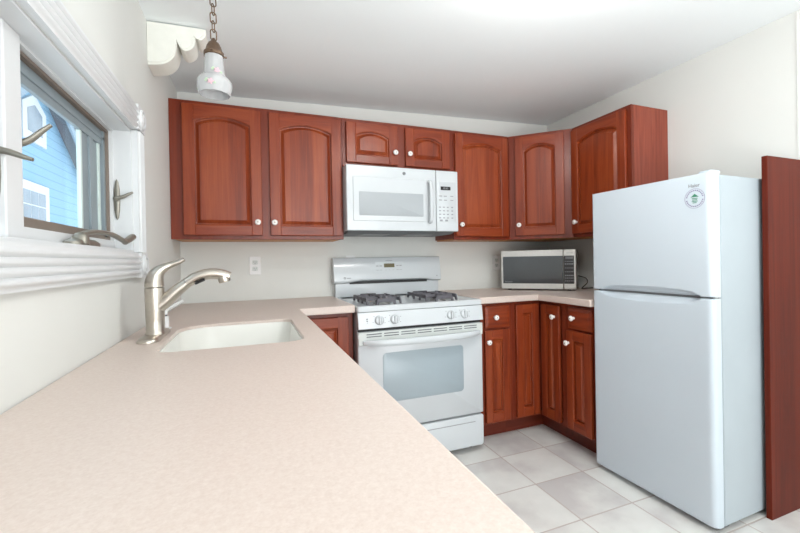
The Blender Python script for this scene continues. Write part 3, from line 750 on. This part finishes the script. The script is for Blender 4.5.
# ------------------------------------------------------------------ refrigerator (local: front at y=0 facing -y, x to the right)
fw_, fd, fh = .612, .600, 1.489
t = thing('refrigerator', 'white top-freezer refrigerator standing beside the mahogany end panel', 'refrigerator', (2.112, -1.088, 0), R(-88.9))
MB().box(.004, fw_-.004, .062, fd, .022, fh-.008).build('body', 'fridge_shaded', t, bevel=.006, seg=3)
MB().box(.01, fw_-.01, .05, .064, .03, fh-.02).build('door_gasket', 'midgrey', t)
mb = MB()
for x in (.05, fw_-.05):
    for y in (.10, fd-.05): mb.lathe([(.018, .0005), (.018, .008), (.012, .010), (.012, .024)], (x, y, 0), n=12)
mb.each('levelling_foot', 'black', t)
def fdoor(name, z0, z1, edge):
    """door front as a fine grid: rounded vertical edges and a lens-shaped hand scoop along one horizontal edge"""
    nx, nz = 72, 40; loops = []
    zs = [z0, z0+.0015, z0+.005] + [z0+.005+(z1-z0-.010)*k/nz for k in range(1, nz)]
    if edge > 0: zs = [z for z in zs if z < z1-.075] + [z1-.075+.0715*k/22 for k in range(23)]
    else: zs = [z0, z0+.0015] + [z0+.004+.075*k/22 for k in range(23)] + [z for z in zs if z > z0+.085]
    zs += [z1-.0015, z1]; zs = sorted(set(zs))
    rr = .026
    xs_ = [0, .0006, .002, .004] + [.008+(fw_-.016-.022)*k/nx for k in range(nx+1)] + [fw_-rr*(1-math.sin(R(q))) for q in range(10, 91, 10)]
    xs_ = sorted(set(xs_))
    vs = []; 
    for z in zs:
        ez = min(z-z0, z1-z); rz_ = .005; oz = rz_-math.sqrt(max(0, rz_*rz_-(rz_-min(ez, rz_))**2))
        for x in xs_:
            rl = .008; ol = rl-math.sqrt(max(0, rl*rl-(rl-min(x, rl))**2))
            e = fw_-x; orr = rr-math.sqrt(max(0, rr*rr-(rr-min(e, rr))**2))
            y = max(oz, ol) + orr
            u = (x-.305)/.255; dz = (z1-z) if edge > 0 else (z-z0)
            hgt = .034 if edge > 0 else .030
            if abs(u) < 1:
                lens = hgt*(1-abs(u)**9)*(.72+.28*math.cos(u*PI/2))
                if lens > .002 and dz < lens:
                    s = 1-dz/lens; y += .022*(1-(1-min(1, s*1.15))**2)*min(1, (1-abs(u))*14)
            vs.append((x, y, z))
    n = len(xs_); fs = []
    for j in range(len(zs)-1):
        for i in range(n-1): fs.append((j*n+i, j*n+i+1, (j+1)*n+i+1, (j+1)*n+i))
    b0 = len(vs); D = .048
    rim = [i for i in range(n)] + [j*n+n-1 for j in range(1, len(zs))] + [(len(zs)-1)*n+i for i in range(n-2, -1, -1)] + [j*n for j in range(len(zs)-2, 0, -1)]
    for i in rim: vs.append((vs[i][0], D, vs[i][2]))
    m = len(rim)
    for k in range(m): fs.append((rim[k], b0+k, b0+(k+1) % m, rim[(k+1) % m]))
    fs.append(tuple(b0+k for k in range(m)))
    mb = MB(); mb.add(vs, fs); return mb.build(name, 'fridge', t, angle=40)
fz = fdoor('freezer_door', .976, fh, -1)
fdoor('refrigerator_door', .028, .968, 1)
MB().box(.02, fw_-.02, .020, .05, .9685, .9755).build('door_gap', 'darkgrey', t)
MB().loft([[(x, y, z) for x, y in rrect(fw_-.066, fw_-.010, .014, .080, .012, 5)] for z in (fh+.0005, fh+.008)] + [[(x, y, fh+.011) for x, y in rrect(fw_-.062, fw_-.014, .018, .076, .010, 5)]]).build('hinge_cover', 'fridge', t, angle=50)
MB().box(fw_-.06, fw_-.012, .03, .075, .969, .9755).build('hinge', 'steel', t)
MB().box(fw_-.07, fw_-.01, .03, .10, .014, .027).build('lower_hinge', 'darkgrey', t)
text('brand_lettering', 'Haier', .021, 'print', fz, (.541, -.0006, 1.442), (PI/2, 0, 0))
sx_, sz_ = .543, 1.388
mb = MB(); mb.lathe([(.0415, 0), (.0415, .0006), (.0400, .0006), (.0400, 0)], (sx_, -.0002, sz_), (0, -1, 0), 48, cap0=False, cap1=False)
for k in range(26):
    if k in (0, 13): continue
    a_ = 2*PI*k/26; ca, sa = math.cos(a_), math.sin(a_); rr = .0335
    c = Vector((sx_+rr*ca, 0, sz_+rr*sa)); ux, uz = -sa, ca
    q = [(c.x+ux*p*.0026+ca*r*.0026, c.z+uz*p*.0026+sa*r*.0026) for p, r in ((-1, -1), (1, -1), (1, 1), (-1, 1))]
    mb.loft([[(x, -.0002, z) for x, z in q], [(x, -.0008, z) for x, z in q]])
mb.build('sticker_ring', 'violet', fz)
mb = MB(); mb.prism([(sx_-.017, sz_+.006), (sx_+.017, sz_+.006), (sx_+.008, sz_+.013), (sx_, sz_+.020), (sx_-.008, sz_+.013)], 'y', -.0008, -.0001)
for z, hw in ((.000, .012), (-.006, .010), (-.012, .012), (-.018, .008)): mb.box(sx_-hw, sx_+hw, -.0008, -.0001, sz_+z-.0016, sz_+z+.0016)
mb.build('sticker_emblem', 'green', fz, label='small green printed emblem')

# end panel
PY0, PY1, PX = -1.727, -1.7045, 2.446
tag(MB().box(PX, W-.002, PY0, PY1, 0.0, 1.572).build('end_panel', 'fridge_panel', bevel=.002, loc=(2.59, -1.716, 0)),
    'tall dark cherry wood end panel standing at the right side of the refrigerator', 'panel')

# ------------------------------------------------------------------ stainless countertop microwave in the corner
A, B = Vector((2.112, -.216)), Vector((2.468, -.593)); mw = (B-A).length; ma_ = math.atan2(B.y-A.y, B.x-A.x)
t = thing('countertop_microwave', 'stainless countertop microwave with dark glass set diagonally in the corner', 'microwave', (A.x, A.y, CT), ma_)
mh0, mh1 = .010, .290
MB().box(.003, mw-.003, .022, .300, mh0, mh1-.002).build('body', 'steel', t, bevel=.004)
mb = MB()
for x in (.05, mw-.05):
    for y in (.06, .25): mb.lathe([(.014, .0005), (.012, .011)], (x, y, 0), n=12)
mb.each('foot', 'black', t)
MB().box(0, .435, 0, .021, mh0, mh1).build('door', 'steel', t, bevel=.004); md = kids(t, 'door')
MB().loft([[(x, -.0001, z) for x, z in rrect(.014, .434, .050, .246, .005)], [(x, -.0014, z) for x, z in rrect(.015, .433, .051, .245, .005)]]).build('door_glass', 'mwglass', md)
text('brand_lettering', 'Panasonic', .014, 'keys', md, (.055, -.0018, .062), (PI/2, 0, 0))
MB().box(.4365, mw, 0, .021, mh0, mh1).build('control_panel', 'steel', t, bevel=.004); mc = kids(t, 'control_panel')
MB().loft([[(x, -.0001, z) for x, z in rrect(.438, .505, .050, .246, .005)], [(x, -.0014, z) for x, z in rrect(.439, .504, .051, .245, .005)]]).build('keypad', 'mwpanel', mc)
MB().box(.449, .499, -.0024, -.0012, .222, .240).build('display', 'print', mc)
MB().box(.440, .512, -.004, .0, .016, .038).build('door_button', 'steel', mc, bevel=.002)
text('panel_lettering', 'Panasonic', .010, 'print', mc, (.478, -.0006, .266), (PI/2, 0, 0))
mb = MB()
for r_, z in enumerate((.206, .188, .160, .134, .108, .090, .070)):
    for x in (.450, .462, .474, .486, .497): mb.box(x-.0042, x+.0042, -.0022, -.0013, z-(.004 if r_ in (1, 4) else .0022), z+(.004 if r_ in (1, 4) else .0022))
mb.each('key_marking', 'keys', mc)
cdm = WM[t.name]
cp_ = [cdm @ Vector(p) for p in ((mw-.03, .302, .10), (mw+.02, .33, .085), (mw+.055, .25, .075), (mw+.065, .16, .05), (mw+.03, .12, .012), (mw-.0+.05, .20, .006), (mw+.10, .27, .005))]
MB().tube(catmull(cp_, 8), .0035, 8).build('power_cord', 'cord', t, True)

# ------------------------------------------------------------------ outlets
def outlet(x, z, label):
    t = thing('wall_outlet', label, 'outlet', (x, 0, z), 0, None)
    MB().loft([[(a_, -.0005, b_) for a_, b_ in rrect(-.034, .034, -.057, .057, .004, 3)], [(a_, -.005, b_) for a_, b_ in rrect(-.032, .032, -.055, .055, .004, 3)]]).build('cover_plate', 'white_plastic', t)
    for dz in (-.02, .02):
        MB().loft([[(a_, -.005, b_+dz) for a_, b_ in rrect(-.017, .017, -.014, .014, .008, 4)], [(a_, -.0065, b_+dz) for a_, b_ in rrect(-.016, .016, -.013, .013, .008, 4)]]).build('socket', 'cream_metal', t)
        o = kids(t, 'socket'); s = MB()
        s.box(-.0075, -.0045, -.0072, -.006, dz-.002, dz+.008); s.box(.0045, .0075, -.0072, -.006, dz-.002, dz+.007); s.lathe([(.003, 0), (.003, .0012)], (0, -.006, dz-.008), (0, -1, 0), 10)
        s.each('slot', 'darkgrey', o)
    MB().lathe([(.003, 0), (.003, .001)], (0, -.005, 0), (0, -1, 0), 10).build('screw', 'steel', t)
outlet(.413, 1.132, 'white wall outlet above the counter behind the sink')
outlet(2.212, 1.115, 'white wall outlet half hidden behind the stainless microwave')
outlet(1.029, 1.130, 'white wall outlet peeking over the back of the range')

# ------------------------------------------------------------------ corbel on the left wall
prof = [(.0, 2.177), (.222, 2.184), (.222, 2.158)]
cv1 = catmull([(.222, 0, 2.158), (.209, 0, 2.138), (.194, 0, 2.134), (.181, 0, 2.146)], 5)
cv2 = catmull([(.181, 0, 2.146), (.176, 0, 2.108), (.160, 0, 2.086), (.138, 0, 2.078), (.121, 0, 2.090), (.111, 0, 2.114)], 6)
cv3 = catmull([(.111, 0, 2.114), (.105, 0, 2.070), (.09, 0, 2.034), (.057, 0, 2.007), (.0, 0, 1.995)], 8)
prof += [(p.x, p.z) for p in cv1[1:]] + [(p.x, p.z) for p in cv2[1:]] + [(p.x, p.z) for p in cv3[1:]]
mb = MB(); mb.prism([(x+.001, z-.003) for x, z in prof], 'y', -.77, -.655)
cx_, cz_ = .09, 2.12
mb.prism([(x+.001 if x < .01 else cx_+(x-cx_)*.93, cz_+(z-cz_)*.94) for x, z in prof], 'y', -.774, -.77)
tag(mb.build('corbel', 'corbel', bevel=.003, angle=30, loc=(0, -.71, 2.0)), 'white scroll-cut corbel bracket where the left wall meets the ceiling', 'bracket')

# ------------------------------------------------------------------ pendant lamp
LX, LY = .286, -1.27
t = thing('pendant_lamp', 'small pendant lamp with a flowered white glass shade hanging on a chain', 'lamp', (LX, LY, 1.70))
top = zc(LX)
MB().lathe([(.055, top-.002), (.052, top-.014), (.02, top-.03), (.008, top-.04)], (LX, LY, 0), n=24).build('canopy', 'bronze', t, True)
mb = MB(); z = top-.036; k = 0; lk = .037
zend = 1.897
nl = int(round((z-zend)/.0275)); step = (z-zend)/nl
for k in range(nl):
    zc_ = z-step*(k+.5); pts = []
    for i in range(14):
        a_ = 2*PI*i/14; u = .009*math.cos(a_); v = (lk/2-.009 if math.sin(a_) > 0 else -(lk/2-.009)) + .009*math.sin(a_)
        pts.append((LX+(u if k % 2 == 0 else u*.35), LY+(u*.35 if k % 2 == 0 else u), zc_+v))
    mb.tube(pts, .0019, 7, closed=True, upv=(.3, .9, .1))
mb.build('chain', 'bronze', t, True)
mb = MB(); mb.lathe([(.004, 1.900), (.007, 1.895), (.010, 1.889), (.016, 1.884), (.022, 1.872), (.026, 1.858), (.031, 1.852), (.031, 1.842), (.028, 1.840)], (LX, LY, 0), n=28)
for q in range(3):
    a_ = R(20+120*q); mb.tube([(LX+.028*math.cos(a_), LY+.028*math.sin(a_), 1.848), (LX+.040*math.cos(a_), LY+.040*math.sin(a_), 1.848)], .003, 8)
mb.build('fitter', 'bronze', t, True)
mb = MB(); sp = [(.0275, 1.848), (.0285, 1.822), (.030, 1.798), (.0325, 1.780), (.039, 1.771), (.048, 1.763), (.0525, 1.750), (.0515, 1.732), (.047, 1.713)]
n = 48
def shp(r, z, e): return [(LX+(r+e)*(1+.018*math.cos(12*2*PI*i/n))*math.cos(2*PI*i/n), LY+(r+e)*(1+.018*math.cos(12*2*PI*i/n))*math.sin(2*PI*i/n), z) for i in range(n)]
cr = [(p.x, p.z) for p in catmull([(a_, 0, b_) for a_, b_ in sp], 4)]
mb.loft([shp(r, z, 0) for r, z in cr] + [shp(r, z, -.0025) for r, z in reversed(cr)], False, False)
mb.build('glass_shade', 'shade', t, True, angle=70); sh = kids(t, 'glass_shade')
MB().lathe([(.011, 1.84), (.011, 1.815), (.018, 1.790), (.021, 1.772), (.017, 1.757), (.006, 1.751), (0, 1.751)], (LX, LY, 0), n=20).build('bulb', 'ceramic', t, True)
def decal(th, z, r):
    d = Vector((math.cos(th), math.sin(th), 0)); s = Vector((-math.sin(th), math.cos(th), 0)); c = Vector((LX, LY, z)) + d*r
    fl = MB(); lf = MB()
    lobe = lambda k, e: [c + d*e + s*(k*(.0085+.0022*math.cos(5*b))*math.cos(b)) + Vector((0, 0, k*(.0085+.0022*math.cos(5*b))*math.sin(b))) for b in [2*PI*i/40 for i in range(40)]]
    fl.loft([lobe(1, 0), lobe(.85, .0012), lobe(.2, .0016)])
    for sx2, sz2 in ((-1.3, .2), (-1.0, .8), (1.1, -.5)):
        lf.lathe([(.0042, 0), (.003, .001), (0, .0011)], c + s*(.011*sx2) + Vector((0, 0, .008*sz2)), d, 10)
    fl.build('painted_flower', 'pink', sh, True); lf.each('painted_leaf', 'leaf', sh, True)
decal(R(-72), 1.783, .0325); decal(R(-99), 1.737, .0535); decal(R(150), 1.737, .0535)

# ------------------------------------------------------------------ flush ceiling lamp over the floor, just above the frame
def ceiling_lamp(x, y, strength):
    z = zc(x)
    t = thing('ceiling_lamp', 'round flush ceiling lamp with a frosted globe over the floor tiles', 'lamp', (x, y, z))
    MB().lathe([(.10, z-.004), (.10, z-.012), (.05, z-.02), (.045, z-.03)], (x, y, 0), n=40).build('lamp_base', 'nickel', t, True)
    m, tr, b = principled('lit_frosted_dome'); b.inputs['Base Color'].default_value = (.9, .9, .88, 1)
    b.inputs['Emission Color'].default_value = (1.0, .985, .96, 1); b.inputs['Emission Strength'].default_value = strength
    MB().lathe([(.045, z-.03)] + [(.125*math.sin(R(q)), z-.095+.065*math.cos(R(q))) for q in range(22, 181, 11)] , (x, y, 0), n=40).build('glass_globe', m, t, True)
ceiling_lamp(1.38, -1.74, 29)

# ------------------------------------------------------------------ neighbouring house outside the window
HX = -4.0; k_ = (0.38444+4.0)/(0.38444+3.0)
def hy(y): return -2.771 + (y+2.771)*k_
def hz(z): return 1.154 + (z-1.154)*k_
yc = hy(6.05); za = hz(4.50); half = 3.6; ze = za-.70*half
t = thing('neighbour_house', 'blue clapboard house with white trimmed windows outside the window', 'house', (HX-2, yc, -1.0))
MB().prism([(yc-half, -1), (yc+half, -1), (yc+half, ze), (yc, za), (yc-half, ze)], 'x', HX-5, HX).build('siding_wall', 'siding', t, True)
rf = MB()
for s in (-1, 1):
    p = [(yc, za+.02), (yc+s*(half+.35), ze-.245+.02), (yc+s*(half+.35), ze-.245+.20), (yc, za+.22)]
    rf.prism(p, 'x', HX-5, HX+.32)
rf.build('roof', 'roof', t, True)
rb = MB()
for s in (-1, 1):
    p = [(yc, za-.16), (yc+s*(half+.35), ze-.245-.16), (yc+s*(half+.35), ze-.245+.03), (yc, za+.03)]
    rb.prism(p, 'x', HX+.28, HX+.33)
rb.build('rake_board', 'rake', t, True)
def pent(y0, y1, z0, zs, zp, g):
    return [(y0+g, z0+g), (y1-g, z0+g), (y1-g, zs-g*.4), ((y0+y1)/2, zp-g*1.2), (y0+g, zs-g*.4)]
y0, y1 = hy(5.65), hy(6.47)
mb = MB(); mb.prism(pent(y0, y1, hz(3.25), hz(3.84), hz(4.08), 0), 'x', HX, HX+.05); mb.build('window', 'trim', t, True); wi = kids(t, 'window')
MB().prism(pent(y0, y1, hz(3.25), hz(3.84), hz(4.08), .2), 'x', HX+.05, HX+.055).build('pane', 'farglass', wi, True)
y0, y1, z0, z1 = hy(5.45), hy(6.53), hz(1.55), hz(2.56)
mb = MB(); mb.box(HX, HX+.05, y0, y1, z0, z1); mb.build('window', 'trim', t, True); wi = kids(t, 'window')
mb = MB(); pw = (y1-y0-.36)/3
for i in range(3):
    for j in range(3):
        ph = (z1-z0-.36)/3; mb.box(HX+.05, HX+.055, y0+.18+i*pw+.015, y0+.18+(i+1)*pw-.015, z0+.18+j*ph+.015, z0+.18+(j+1)*ph-.015)
mb.build('pane', 'farglass', wi, True)
